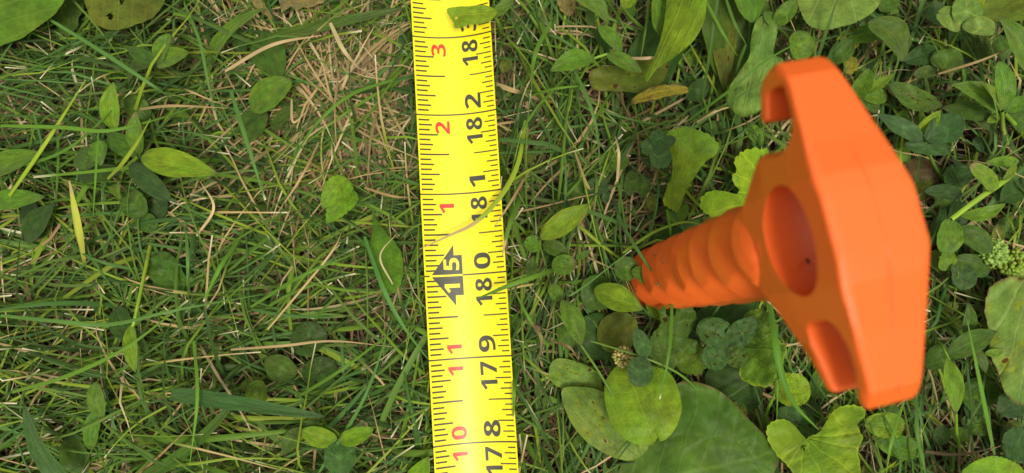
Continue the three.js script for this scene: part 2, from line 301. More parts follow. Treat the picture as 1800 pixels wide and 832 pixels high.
/** leaf whose outline was surveyed: out = margin spots, from = stalk end, to = tip, both [px, py, mm] */
function tracedGeo(out, from, to, tint, o, origin) {
  const dx = to[0] - from[0], dy = to[1] - from[1], l2 = dx * dx + dy * dy, ph = rnd() * 50, c = TINT[tint].map(x => x * R(.93, 1.07)), edge = o.edge ? TINT[o.edge] : null;
  const al = (x, y) => ((x - from[0]) * dx + (y - from[1]) * dy) / l2, ac = (x, y) => ((x - from[0]) * -dy + (y - from[1]) * dx) / l2;
  const curve = new THREE.CatmullRomCurve3(out.map(([x, y]) => V(x, y, 0)), true, 'catmullrom', .5), m = o.ser ? 150 : 84, n = 16, mg = curve.getPoints(m);
  const cx = o.mid ? o.mid[0] : out.reduce((a, p) => a + p[0], 0) / out.length, cy = o.mid ? o.mid[1] : out.reduce((a, p) => a + p[1], 0) / out.length;
  const wide = Math.max(...out.map(p => Math.abs(ac(...p)))) || 1, size = Math.sqrt(l2) * mmPerPx((from[2] + to[2]) / 2);
  const spot = (i, j) => { const k = Math.round(j * m), p = mg[k % m]; let r = i; if (o.ser) r *= 1 + o.ser * (Math.abs(Math.sin(k / m * Math.PI * (o.teeth || 24))) - .6) * sstep(.6, 1, i); if (o.torn) r *= 1 + o.torn * N3(j * 40, ph, 1) * sstep(.6, 1, i); return [cx + (p.x - cx) * r, cy + (p.y - cy) * r]; };
  const pt = (i, j) => {
    const [x, y] = spot(i, j), t = al(x, y), a = ac(x, y) / wide, h = from[2] + (to[2] - from[2]) * clamp(t, -.2, 1.2), p = at(x, y, h);
    const w = o.wav ?? .03;
    p.y += size * ((o.dome ?? .04) * (1 - i * i) * (o.cup ? -1 : 1) + (o.fold ?? .04) * Math.abs(a) + (o.roll ?? 0) * a + w * N3(x * .022 + ph, y * .022, ph) + w * .45 * N3(x * .07, y * .07 + ph, 3) * (.4 + i)) ;
    if (p.y < .0012) p.y = .0012; return p;
  };
  const geo = grid(n, m, (i, j) => pt(i, j).sub(origin), (i, j) => {
    const [x, y] = spot(i, j), q = .9 + .26 * N3(x * .02 + ph, y * .02, 3) + .14 * N3(x * .07, y * .07, ph);
    let k = c.map((v, z) => v * q * (z === 0 ? 1 + .22 * N3(x * .016, y * .016 + ph, 7) : 1));
    if (edge) { const g = sstep(o.rim ?? .95, 1, i + .05 * N3(j * 30, ph)); k = k.map((v, z) => v * (1 - g) + edge[z] * g); }
    return k;
  }, (i, j) => { const [x, y] = spot(i, j); return [.5 + .5 * clamp(ac(x, y) / wide, -1, 1) * .96, clamp(al(x, y), -.1, 1.1)]; },
    o.holes ? (i, j) => { const [x, y] = spot(i, j); return o.holes.some(([a, b, r]) => Math.hypot(x - a, y - b) < r * (1 + .35 * N3(x * .15, y * .15))); } : null);
  if (!o.high) for (let i = 0; i <= 1; i += .04) for (let j = 0; j < 1; j += .008) press(pt(i * .98, j), .001);
  return geo;
}
function stemGeo(pts, r, origin, colorA, colorB = colorA) {
  const c = new THREE.CatmullRomCurve3(pts.map(p => at(...p))), n = 18, m = 7, fr = c.computeFrenetFrames(n);
  return grid(n, m, (i, j) => { const k = Math.round(i * n), p = c.getPointAt(i), th = j * 2 * Math.PI, rr = r * MM * (1 - .3 * i); return p.addScaledVector(fr.normals[k], Math.cos(th) * rr).addScaledVector(fr.binormals[k], Math.sin(th) * rr).sub(origin); },
    (i, j) => { const a = TINT[colorA], b = TINT[colorB], q = .9 + .3 * N3(i * 7, j * 3, 3); return a.map((x, z) => (x * (1 - i) + b[z] * i) * q); });
}
const stemMat = new THREE.MeshPhysicalMaterial({ vertexColors: true, roughness: .6, clearcoat: .25, clearcoatRoughness: .4 });
/** a weed: leaves [veins, shape, base, tip, width, tint, options], stems [points, radius mm, tints] */
function plant(name, label, category, leaves, stems = [], group) {
  const b = leaves[0][2], origin = at(b[0], b[1], 0);
  const g = thing(name, origin, label, category, group);
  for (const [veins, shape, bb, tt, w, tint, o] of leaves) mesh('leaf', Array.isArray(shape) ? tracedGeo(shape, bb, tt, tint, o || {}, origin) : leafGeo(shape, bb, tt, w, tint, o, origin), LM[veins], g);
  for (const [pts, r, a, c] of stems) mesh('stem', stemGeo(pts, r, origin, a, c), stemMat, g);
  return g;
}
const W = 'weeds in the lawn';

// ---- weeds left of the tape
plant('plantain', 'large glossy plantain leaf filling the upper left corner', 'plantain', [
  ['plantain', [[-40,-60],[60,-50],[125,-30],[113,5],[95,30],[65,55],[40,70],[0,84],[-50,88],[-90,50],[-90,-20]], [-95, 50, 16], [125, -25, 26], 0, 'fresh', { wav: .02 }]], [], W);
plant('broadleaf_weed', 'round yellow green leaf with small insect holes at the top edge', 'weed', [
  ['plantain', [[150,0],[155,20],[165,40],[185,50],[210,51],[240,45],[265,35],[285,15],[292,-10],[285,-50],[220,-80],[160,-50]], [225, -80, 14], [205, 52, 22], 0, 'olive', { holes: [[196, 30, 5], [218, 7, 4]], wav: .05 }],
  ['pinnate', 'oval', [140, -10, 10], [118, 66, 14], 46, 'mid', { wav: .15 }]], [], W);
plant('weed_seedling', 'small weed with three light leaves above the bright pointed leaf', 'weed', [
  ['pinnate', 'oval', [276, 114, 26], [331, 93, 30], 34, 'fresh', { fold: .4 }], ['pinnate', 'oval', [277, 112, 26], [299, 60, 30], 30, 'fresh', { fold: .5 }],
  ['pinnate', 'lance', [276, 113, 26], [222, 84, 28], 26, 'mid', { fold: .6 }], ['pinnate', 'lance', [274, 112, 26], [225, 152, 16], 27, 'mid', { cv: .16, fold: .3 }]],
  [[[[330, 145, 6], [300, 128, 16], [277, 113, 26]], .5, 'tan', 'mid']], W);
plant('weed_seedling', 'leafy weed with one bright pointed leaf aimed at the tape', 'weed', [
  ['blade', 'lance', [248, 276, 27], [383, 306, 31], 50, 'bright', { fold: .35, arch: .08 }],
  ['blade', 'lance', [201, 230, 24], [199, 144, 30], 37, 'bright', { fold: .5 }],
  ['blade', 'oval', [222, 172, 20], [263, 207, 18], 38, 'mid', { fold: .2 }],
  ['blade', 'lance', [245, 272, 25], [238, 196, 30], 32, 'fresh', { tip: 'tan', fold: .4 }],
  ['blade', 'oval', [244, 270, 24], [188, 240, 22], 36, 'mid', {}],
  ['blade', 'oval', [230, 288, 22], [298, 352, 22], 37, 'cool', { fold: .25 }],
  ['clover', 'round', [168, 288, 20], [134, 272, 20], 42, 'mid', {}], ['clover', 'round', [172, 288, 20], [186, 250, 24], 36, 'fresh', { fold: .5 }],
  ['clover', 'oval', [215, 300, 16], [136, 312, 14], 32, 'dark', {}], ['clover', 'round', [224, 338, 18], [252, 380, 18], 46, 'mid', { wav: .15 }], ['clover', 'round', [240, 380, 14], [275, 402, 12], 34, 'mid', {}],
  ['clover', 'oval', [288, 345, 14], [274, 385, 12], 36, 'dark', {}], ['blade', 'drop', [205, 324, 18], [212, 350, 22], 22, 'bright', { fold: .7 }]],
  [[[[228, 335, 2], [212, 310, 12], [243, 274, 25]], .8, 'mid', 'fresh']], W);
plant('broadleaf_weed', 'two leaves entering at the left edge below the grass tips', 'weed', [
  ['blade', 'lance', [-20, 358, 18], [78, 346, 22], 38, 'fresh', {}], ['blade', 'lance', [-25, 310, 18], [74, 268, 24], 44, 'fresh', { fold: .5 }], ['blade', 'lance', [45, 425, 10], [96, 358, 14], 44, 'dark', {}], ['blade', 'strap', [70, 420, 6], [50, 350, 8], 38, 'deep', {}]], [], W);
plant('broadleaf_weed', 'pale oval leaves half buried in grass near the dry straw', 'weed', [
  ['plantain', 'oval', [442, 192, 18], [512, 142, 22], 56, 'fresh', {}], ['plantain', 'oval', [462, 60, 12], [490, 140, 16], 62, 'mid', {}], ['plantain', 'oval', [428, 245, 12], [468, 194, 16], 50, 'mid', {}], ['plantain', 'strap', [478, 232, 10], [525, 175, 14], 22, 'mid', {}]], [], W);
plant('weed_seedling', 'small pair of toothed bright leaves in the middle of the lawn', 'weed', [
  ['pinnate', 'drop', [612, 316, 26], [566, 366, 26], 46, 'bright', { ser: .14, teeth: 9, arch: .12 }], ['pinnate', 'drop', [622, 335, 23], [574, 393, 23], 42, 'bright', { ser: .16, teeth: 9, arch: .1 }]], [], W);
plant('dandelion', 'single upright toothed leaf beside the tape, narrow end up', 'dandelion', [
  ['pinnate', [[655,362],[662,385],[676,405],[700,433],[708,455],[709,485],[701,505],[688,516],[672,505],[660,480],[653,455],[652,430],[655,400]], [655, 362, 12], [690, 517, 25], 0, 'fresh', { ser: .06, teeth: 17 }]], [], W);
plant('weed_seedling', 'yellow stemmed weed with a folded arrow shaped tip leaf', 'weed', [
  ['blade', 'lance', [232, 570, 24], [238, 656, 24], 26, 'bright', { fold: .6 }], ['blade', 'lance', [236, 575, 22], [262, 622, 18], 14, 'mid', {}], ['blade', 'oval', [228, 598, 14], [205, 540, 12], 42, 'dark', {}], ['pinnate', 'oval', [320, 515, 12], [275, 445, 12], 56, 'mid', { wav: .2 }]],
  [[[[268, 410, 8], [256, 470, 16], [240, 545, 24], [233, 575, 24]], .7, 'olive', 'bright']], W);
plant('broadleaf_weed', 'thin pale folded leaf standing among the lower grass', 'weed', [
  ['blade', 'oval', [168, 672, 20], [180, 735, 18], 30, 'fresh', { fold: .5 }], ['blade', 'strap', [170, 725, 14], [158, 790, 12], 28, 'fresh', {}], ['blade', 'oval', [120, 770, 8], [150, 832, 8], 50, 'mid', {}]], [], W);
plant('clover', 'clover sprig with bright leaflets at the bottom edge', 'clover', [
  ['clover', 'round', [600, 775, 22], [600, 834, 24], 56, 'blue', { fold: .3 }], ['blade', 'oval', [592, 776, 22], [530, 758, 24], 34, 'bright', { fold: .3 }], ['blade', 'lance', [602, 772, 20], [542, 746, 22], 22, 'fresh', {}],
  ['blade', 'oval', [598, 776, 24], [656, 755, 26], 30, 'bright', { fold: .55 }], ['blade', 'lance', [525, 752, 16], [497, 800, 16], 28, 'mid', {}], ['clover', 'oval', [520, 660, 10], [466, 632, 12], 44, 'mid', {}], ['sick', 'oval', [575, 590, 8], [510, 600, 8], 56, 'dark', {}], ['sick', 'round', [590, 640, 6], [535, 670, 6], 52, 'dark', {}]],
  [[[[600, 832, 2], [604, 800, 12], [597, 776, 22]], .5, 'mid']], W);
plant('weed_seedling', 'single bright leaf tip against the lower edge of the tape', 'weed', [
  ['blade', 'lance', [722, 862, 14], [754, 803, 22], 38, 'bright', {}]], [], W);
plant('weed_seedling', 'small crumpled bright leaf above the wide blue green blade', 'weed', [
  ['pinnate', 'oval', [452, 668, 18], [455, 716, 16], 38, 'fresh', { wav: .3 }]], [], W);

// ---- weeds right of the tape
plant('weed_seedling', 'ragged bright leaf lying over the top of the tape', 'weed', [
  ['blade', [[785,18],[800,13],[828,11],[855,10],[873,20],[866,33],[850,42],[826,46],[801,51],[797,40],[791,30]], [874, 22, 25.5], [784, 30, 25], 0, 'bright', { holes: [[802, 32, 2.5]], torn: .05, wav: .05, high: 1 }], ['blade', 'lance', [868, 30, 24], [905, -5, 26], 22, 'fresh', {}]],
  [[[[880, 62, 8], [876, 40, 20], [868, 24, 25]], .7, 'fresh']], W);
plant('weed_seedling', 'pointed leaf sprig near the tape with leaves spreading both ways', 'weed', [
  ['blade', 'lance', [1044, 102, 27], [967, 125, 28], 38, 'fresh', { fold: .25, cv: .06 }], ['blade', 'lance', [1066, 95, 26], [1129, 128, 26], 28, 'fresh', { fold: .3 }], ['blade', 'lance', [1052, 46, 24], [1094, 92, 22], 28, 'fresh', { fold: .5 }],
  ['blade', 'lance', [1008, -6, 26], [1071, 42, 24], 32, 'fresh', { cv: -.12, fold: .4 }], ['blade', 'oval', [1038, 10, 16], [1036, 44, 14], 18, 'mid', {}], ['blade', 'lance', [1095, 15, 24], [1116, -20, 26], 28, 'bright', {}], ['blade', 'oval', [1100, 10, 20], [1112, 32, 16], 26, 'mid', {}], ['blade', 'oval', [1048, 50, 14], [1078, 84, 12], 34, 'dark', {}]],
  [[[[1135, 55, 8], [1108, 30, 18], [1094, 12, 24]], .7, 'mid'], [[1030, 112, 14], [1044, 103, 26], [1067, 95, 26]].length ? [[[1020, 130, 4], [1044, 103, 26], [1067, 95, 26]], .6, 'fresh'] : null], W);
plant('violet', 'tall folded yellow green leaf hanging down to a narrow tip', 'violet', [
  ['plantain', [[1240,-40],[1235,20],[1228,55],[1210,85],[1180,108],[1155,122],[1138,144],[1135,132],[1148,105],[1158,80],[1168,40],[1175,-10],[1190,-50]], [1222, -50, 34], [1136, 144, 26], 0, 'bright', { roll: -.12, wav: .02 }], ['plantain', 'oval', [1180, -30, 26], [1160, 62, 22], 56, 'fresh', { fold: .5 }], ['plworn', 'drop', [1262, -10, 14], [1272, 158, 12], 52, 'olive', { wav: .1 }]], [], W);
plant('broadleaf_weed', 'dark leaf with a brown withered end and a lit yellow strip', 'weed', [
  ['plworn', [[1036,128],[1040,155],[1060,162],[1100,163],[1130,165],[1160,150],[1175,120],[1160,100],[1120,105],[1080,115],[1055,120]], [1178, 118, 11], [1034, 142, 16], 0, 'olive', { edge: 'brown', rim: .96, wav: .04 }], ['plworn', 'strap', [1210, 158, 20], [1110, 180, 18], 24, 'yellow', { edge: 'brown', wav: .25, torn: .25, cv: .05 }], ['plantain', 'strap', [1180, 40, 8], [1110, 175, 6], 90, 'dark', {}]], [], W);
plant('plantain', 'puckered pale broad leaf beside the hooked end of the handle', 'plantain', [
  ['plantain', [[1345,28],[1360,40],[1365,60],[1362,90],[1374,112],[1368,150],[1348,180],[1335,196],[1310,206],[1288,200],[1280,180],[1282,155],[1300,125],[1315,100],[1322,60],[1330,35]], [1350, 20, 24], [1300, 208, 22], 0, 'pale', { wav: .08, edge: 'mid' }], ['plantain', 'oval', [1270, -70, 18], [1300, 165, 8], 130, 'mid', { wav: .08 }], ['plantain', 'oval', [1300, -60, 22], [1322, 40, 26], 60, 'fresh', {}]], [], W);
plant('clover', 'small round leaflets above the upper end of the handle', 'clover', [
  ['clover', 'round', [1400, 55, 26], [1412, 106, 24], 46, 'fresh', {}], ['clover', 'oval', [1362, 45, 24], [1400, 0, 28], 32, 'fresh', {}], ['clover', 'oval', [1360, 46, 24], [1345, 20, 24], 22, 'fresh', {}], ['clover', 'oval', [1362, 46, 23], [1345, 70, 22], 24, 'fresh', {}]],
  [[[[1395, 90, 4], [1380, 60, 16], [1362, 46, 24]], .4, 'mid']], W);
plant('violet', 'broad pale leaf cut by the top edge above the handle', 'violet', [
  ['palmate', [[1398,-30],[1402,10],[1412,35],[1425,48],[1450,53],[1475,48],[1500,42],[1530,25],[1545,5],[1550,-30],[1470,-60]], [1475, -70, 22], [1462, 56, 28], 0, 'pale', { ser: .02, teeth: 30 }]], [], W);
plant('weed_seedling', 'pointed dark leaf drooping beneath the broad pale leaf', 'weed', [
  ['blade', 'oval', [1528, 38, 26], [1590, 106, 22], 56, 'mid', { cv: -.12, fold: .3 }], ['blade', 'oval', [1560, 52, 18], [1490, 70, 14], 34, 'fresh', {}], ['blade', 'lance', [1500, 70, 16], [1455, 115, 12], 38, 'mid', {}], ['blade', 'oval', [1548, 20, 14], [1570, -15, 14], 40, 'mid', {}],
  ['plworn', 'strap', [1475, 85, 14], [1505, 60, 12], 34, 'yellow', { wav: .3, torn: .4 }], ['plworn', 'strap', [1490, 130, 10], [1500, 100, 10], 24, 'yellow', { torn: .4 }]], [], W);
plant('clover', 'clover with a pale crescent on its leaflets near the top right', 'clover', [
  ['clover', 'round', [1690, 50, 26], [1648, 22, 27], 44, 'pale', { notch: .1 }], ['clover', 'round', [1690, 46, 26], [1700, -5, 28], 56, 'pale', {}], ['clover', 'round', [1692, 46, 27], [1750, 52, 28], 36, 'pale', { fold: .3 }], ['plworn', 'strap', [1712, -30, 22], [1715, 28, 18], 26, 'lime', { fold: .5 }]],
  [[[[1662, 92, 2], [1674, 72, 14], [1690, 48, 26]], .7, 'fresh']], W);
plant('plantain', 'wide dull leaf in the top right corner behind the clover', 'plantain', [
  ['plantain', 'oval', [1850, -60, 16], [1715, 30, 18], 120, 'olive', { wav: .08 }], ['plantain', 'oval', [1690, 90, 5], [1740, 70, 5], 70, 'mid', {}], ['blade', 'lance', [1810, 130, 24], [1757, 28, 28], 46, 'fresh', { fold: .4 }], ['blade', 'oval', [1765, 105, 14], [1752, 62, 14], 36, 'mid', {}]], [], W);
plant('clover', 'dim overlapping oval leaves under the clover with pale crescents', 'clover', [
  ['plantain', 'oval', [1650, 90, 14], [1590, 108, 14], 36, 'dark', {}], ['clover', 'round', [1635, 105, 16], [1694, 112, 16], 44, 'mid', { wav: .1 }], ['clover', 'oval', [1645, 124, 15], [1606, 132, 15], 24, 'mid', {}]], [], W);
plant('weed_seedling', 'light leaf tuft with upright tips right beside the handle', 'weed', [
  ['blade', 'oval', [1500, 170, 16], [1528, 120, 24], 34, 'fresh', { fold: .6 }], ['blade', 'lance', [1520, 165, 18], [1572, 130, 22], 18, 'bright', { fold: .7 }], ['blade', 'oval', [1515, 168, 14], [1560, 172, 14], 32, 'fresh', {}], ['blade', 'oval', [1510, 170, 14], [1545, 195, 12], 30, 'mid', {}]], [], W);
plant('broadleaf_weed', 'dark lance leaf with a brown blotch right of the handle', 'weed', [
  ['sick', 'lance', [1562, 148, 18], [1658, 186, 16], 44, 'mid', { cv: .12 }], ['plworn', 'lance', [1560, 155, 10], [1620, 182, 10], 28, 'tan', {}]], [], W);
plant('clover', 'dark bluish clover with one small lime leaf between leaflets', 'clover', [
  ['clover', 'lance', [1625, 246, 22], [1542, 200, 22], 34, 'blue', { cv: -.05 }], ['clover', 'oval', [1628, 246, 23], [1694, 208, 24], 52, 'cool', { torn: .12, fold: .15 }], ['clover', 'oval', [1668, 264, 20], [1590, 256, 20], 32, 'blue', { wav: .15 }], ['blade', 'lance', [1612, 236, 20], [1655, 193, 26], 26, 'lime', { fold: .5 }]],
  [[[[1660, 320, 3], [1640, 285, 10], [1627, 248, 22]], .6, 'mid']], W);
plant('weed_seedling', 'upright weed with a rosette of pointed leaves at the right edge', 'weed', [
  ['blade', 'oval', [1764, 192, 28], [1756, 108, 32], 38, 'fresh', { fold: .35 }], ['blade', 'lance', [1760, 200, 25], [1674, 148, 26], 38, 'fresh', { cv: .08 }], ['blade', 'lance', [1762, 194, 28], [1724, 142, 32], 18, 'bright', { fold: .5 }], ['blade', 'lance', [1764, 196, 26], [1808, 170, 28], 26, 'fresh', {}],
  ['blade', 'lance', [1740, 205, 18], [1656, 190, 16], 34, 'mid', {}], ['blade', 'lance', [1700, 195, 17], [1742, 230, 14], 24, 'mid', {}], ['blade', 'oval', [1762, 200, 18], [1735, 215, 20], 18, 'bright', {}], ['blade', 'oval', [1775, 200, 14], [1812, 225, 14], 46, 'mid', {}]],
  [[[[1782, 280, 3], [1765, 235, 14], [1762, 195, 27]], .8, 'tan', 'fresh'], [[[1805, 245, 6], [1785, 220, 14], [1766, 198, 24]], .9, 'fresh']], W);
plant('weed_seedling', 'stem with a clipped leaf and broad oval leaves right of the stake', 'weed', [
  ['blade', 'strap', [1750, 334, 22], [1706, 290, 24], 32, 'bright', { tip: 'tan', fold: .3 }], ['blade', 'lance', [1792, 284, 20], [1732, 286, 20], 20, 'bright', {}], ['blade', 'lance', [1765, 318, 20], [1785, 282, 26], 18, 'bright', {}],
  ['plantain', 'round', [1672, 386, 22], [1660, 446, 22], 46, 'fresh', {}], ['plantain', 'oval', [1686, 402, 22], [1744, 442, 22], 42, 'mid', { fold: .2 }], ['plantain', 'lance', [1690, 380, 18], [1768, 358, 22], 24, 'bright', { cv: .1, curl: -.03 }], ['pinnate', 'oval', [1672, 440, 15], [1655, 476, 14], 28, 'bright', { torn: .3 }],
  ['plantain', 'oval', [1740, 478, 14], [1676, 456, 14], 38, 'mid', {}], ['plantain', 'oval', [1690, 330, 8], [1672, 290, 8], 60, 'dark', {}]],
  [[[[1792, 295, 6], [1760, 322, 20], [1720, 350, 22], [1672, 386, 22]], 1.1, 'mid', 'bright']], W);
plant('clover', 'small dark oval leaflet above a round one close to the handle', 'clover', [
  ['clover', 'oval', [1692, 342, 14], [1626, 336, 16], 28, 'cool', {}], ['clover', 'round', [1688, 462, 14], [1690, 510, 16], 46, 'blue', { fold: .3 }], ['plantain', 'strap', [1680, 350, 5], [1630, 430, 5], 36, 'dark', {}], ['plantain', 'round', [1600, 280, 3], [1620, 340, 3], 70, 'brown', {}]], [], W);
plant('broadleaf_weed', 'big pale leaf with a browned ragged margin at the right edge', 'weed', [
  ['worn', [[1790,488],[1760,492],[1735,505],[1726,530],[1728,560],[1735,590],[1735,615],[1745,640],[1755,660],[1760,685],[1775,700],[1792,712],[1810,700],[1850,620],[1860,520]], [1815, 478, 18], [1790, 716, 20], 0, 'pale', { edge: 'brown', rim: .97, torn: .05, wav: .03 }]], [], W);
plant('weed_seedling', 'sprig of pointed leaves with one hanging lime leaf at right', 'weed', [
  ['blade', 'lance', [1664, 630, 24], [1681, 728, 22], 33, 'bright', { fold: .3 }], ['blade', 'lance', [1664, 626, 22], [1752, 582, 24], 40, 'mid', { cv: -.05 }], ['blade', 'lance', [1698, 590, 18], [1702, 532, 24], 27, 'mid', {}], ['blade', 'lance', [1714, 612, 20], [1734, 656, 20], 20, 'mid', {}], ['blade', 'oval', [1732, 622, 21], [1764, 618, 22], 14, 'bright', {}], ['blade', 'oval', [1660, 605, 14], [1628, 648, 10], 40, 'mid', {}],
  ['clover', 'round', [1700, 670, 6], [1735, 720, 6], 66, 'mid', {}], ['sick', 'round', [1690, 740, 5], [1745, 750, 5], 40, 'mid', {}]],
  [[[[1648, 598, 14], [1660, 615, 22], [1672, 640, 22]], .5, 'fresh'], [[[1690, 800, 2], [1682, 760, 14], [1681, 726, 22]], .6, 'fresh']], W);
plant('clover', 'dark notched leaf pair in the lower right corner', 'clover', [
  ['clover', 'round', [1800, 690, 12], [1755, 725, 13], 50, 'cool', { torn: .3 }], ['clover', 'round', [1810, 780, 12], [1760, 782, 13], 60, 'cool', { torn: .3, notch: .1 }]], [], W);
plant('violet', 'scalloped bright leaf at the bottom right edge', 'violet', [
  ['palmate', [[1690,835],[1700,820],[1720,808],[1750,802],[1780,812],[1800,830],[1810,880],[1700,880]], [1755, 890, 22], [1748, 802, 26], 0, 'bright', { ser: .04, teeth: 30 }]], [], W);
plant('violet', 'bright heart shaped leaf below the lower end of the handle', 'violet', [
  ['palmate', [[1413,778],[1402,768],[1398,750],[1380,738],[1360,740],[1347,752],[1350,775],[1365,800],[1380,815],[1395,835],[1410,870],[1480,880],[1510,850],[1512,820],[1508,790],[1515,770],[1503,742],[1515,735],[1519,720],[1500,712],[1478,714],[1462,725],[1450,745],[1440,762],[1425,768]], [1416, 776, 22], [1465, 885, 26], 0, 'bright', { ser: .03, teeth: 44, wav: .05, mid: [1440, 800], edge: 'lime', rim: .96 }], ['palmate', 'round', [1520, 745, 20], [1590, 748, 20], 44, 'bright', { wav: .2 }], ['palmate', 'oval', [1540, 775, 18], [1622, 795, 18], 40, 'fresh', { wav: .12, tip: 'pale' }]],
  [[[[1462, 740, 6], [1440, 765, 16], [1413, 790, 24]], .7, 'fresh']], W);
plant('plantain', 'smooth bright oval leaf with long veins below the tape numbers', 'plantain', [
  ['plantain', [[1062,690],[1066,722],[1080,755],[1108,777],[1140,783],[1150,779],[1156,770],[1162,776],[1175,768],[1190,745],[1197,715],[1190,680],[1175,655],[1150,644],[1110,634],[1085,643],[1066,666]], [1092, 628, 22], [1152, 783, 28], 0, 'bright', { wav: .02, dome: .07 }]], [], W);
plant('plantain', 'faded pale leaf with dark streaks beneath the smooth oval leaf', 'plantain', [
  ['plworn', [[988,685],[990,710],[1005,745],[1030,775],[1060,795],[1090,808],[1115,808],[1133,795],[1138,776],[1110,750],[1090,705],[1050,685],[1010,680]], [990, 660, 12], [1122, 808, 16], 0, 'pale', { wav: .03 }], ['plworn', [[968,640],[985,630],[1020,638],[1050,655],[1058,680],[1030,690],[985,682],[966,665]], [960, 640, 8], [1062, 676, 9], 0, 'pale', { wav: .05 }]], [], W);
plant('plantain', 'huge dark green leaf with a brown rim along the bottom edge', 'plantain', [
  ['pinnate', [[1190,672],[1215,670],[1245,678],[1270,692],[1300,720],[1330,752],[1360,780],[1371,800],[1365,820],[1345,840],[1250,880],[1150,880],[1090,850],[1100,800],[1150,740],[1175,690]], [1085, 860, 13], [1374, 790, 20], 0, 'mid', { wav: .025, edge: 'brown', rim: .985 }]], [], W);
plant('broadleaf_weed', 'chewed leaf with a hole just below the threaded shaft', 'weed', [
  ['worn', [[1188,528],[1170,535],[1158,548],[1160,570],[1145,590],[1140,615],[1145,635],[1160,645],[1180,650],[1192,640],[1200,625],[1220,620],[1224,600],[1210,592],[1222,570],[1222,550],[1210,530]], [1172, 655, 15], [1195, 526, 20], 0, 'mid', { ser: .05, teeth: 30, holes: [[1177, 549, 9]], wav: .06 }], ['palmate', 'round', [1240, 620, 10], [1188, 640, 12], 56, 'fresh', { torn: .2 }]], [], W);
plant('clover', 'diseased clover leaflets blotched yellow and brown under the stake', 'clover', [
  ['sick', 'round', [1288, 600, 22], [1226, 572, 23], 52, 'blue', { wav: .15 }], ['sick', 'round', [1275, 612, 21], [1236, 640, 21], 48, 'blue', { wav: .2 }], ['sick', 'oval', [1278, 604, 22], [1330, 560, 26], 44, 'blue', { wav: .2 }], ['sick', 'oval', [1276, 614, 20], [1312, 640, 20], 40, 'mid', { wav: .2 }]], [], W);
plant('violet', 'scalloped leaf behind the blotched clover with curled lobes', 'violet', [
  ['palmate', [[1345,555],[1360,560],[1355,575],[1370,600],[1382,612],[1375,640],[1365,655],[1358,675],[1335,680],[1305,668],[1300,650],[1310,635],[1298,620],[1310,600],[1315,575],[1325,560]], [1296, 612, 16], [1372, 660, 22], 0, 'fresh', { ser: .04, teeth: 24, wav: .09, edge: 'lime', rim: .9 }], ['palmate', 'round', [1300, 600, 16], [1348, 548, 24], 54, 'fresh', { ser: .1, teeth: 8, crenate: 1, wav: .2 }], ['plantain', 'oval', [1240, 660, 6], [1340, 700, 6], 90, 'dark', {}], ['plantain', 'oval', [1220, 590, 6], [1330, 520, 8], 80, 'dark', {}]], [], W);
plant('violet', 'small round lime leaf with scalloped edge under the handle', 'violet', [
  ['palmate', 'round', [1362, 690, 18], [1424, 678, 22], 56, 'lime', { ser: .07, teeth: 12, crenate: 1 }], ['plantain', 'oval', [1430, 700, 8], [1455, 640, 8], 40, 'mid', {}], ['sick', 'oval', [1368, 720, 10], [1435, 772, 10], 50, 'blue', {}]],
  [[[[1340, 745, 3], [1352, 715, 12], [1364, 690, 18]], .6, 'fresh']], W);
plant('clover', 'two bluish oval leaflets over the smooth plantain leaf', 'clover', [
  ['clover', 'oval', [1136, 630, 30], [1118, 578, 32], 30, 'blue', { fold: .3 }], ['clover', 'round', [1126, 628, 31], [1122, 680, 33], 46, 'blue', { fold: .2 }]],
  [[[[1240, 700, 12], [1190, 655, 28], [1140, 632, 30], [1040, 600, 24]], .4, 'mid']], W);
plant('weed_seedling', 'hanging pointed leaf on a thin stalk between tape and stake', 'weed', [
  ['blade', 'lance', [988, 528, 26], [1022, 609, 26], 36, 'fresh', { cv: -.05 }]], [[[[1078, 696, 30], [1050, 650, 28], [1022, 608, 26]], .45, 'mid']], W);
plant('weed_seedling', 'bright pointed leaf rising from small leaves between tape and stake', 'weed', [
  ['blade', 'lance', [950, 420, 26], [1037, 359, 30], 40, 'bright', { fold: .25 }], ['blade', 'oval', [948, 418, 24], [926, 440, 22], 30, 'fresh', {}], ['blade', 'oval', [954, 428, 20], [998, 446, 20], 28, 'mid', {}], ['plworn', 'oval', [970, 470, 20], [1014, 462, 22], 36, 'fresh', { tip: 'brown' }], ['blade', 'lance', [1012, 456, 22], [1040, 440, 24], 12, 'fresh', {}], ['blade', 'oval', [968, 500, 20], [986, 530, 20], 24, 'fresh', {}], ['blade', 'oval', [940, 450, 14], [930, 490, 12], 22, 'mid', {}]],
  [[[[942, 520, 2], [944, 460, 14], [950, 421, 26]], .6, 'mid']], W);
plant('weed_seedling', 'low leaves with one frayed brown tip against the stake foot', 'weed', [
  ['sick', 'lance', [1110, 478, 20], [1180, 478, 22], 34, 'fresh', { torn: .25, tip: 'tan', cv: .1 }], ['clover', 'round', [1120, 478, 18], [1080, 468, 19], 42, 'mid', {}], ['blade', 'lance', [1045, 508, 16], [1130, 545, 20], 46, 'bright', { fold: .5 }], ['plantain', 'oval', [1070, 490, 10], [1030, 540, 10], 62, 'mid', {}], ['plantain', 'oval', [1060, 560, 8], [1110, 610, 8], 76, 'olive', {}], ['plantain', 'oval', [1020, 620, 6], [1080, 560, 6], 80, 'dark', {}], ['plantain', 'oval', [1085, 500, 14], [1060, 528, 15], 26, 'fresh', {}]], [], W);
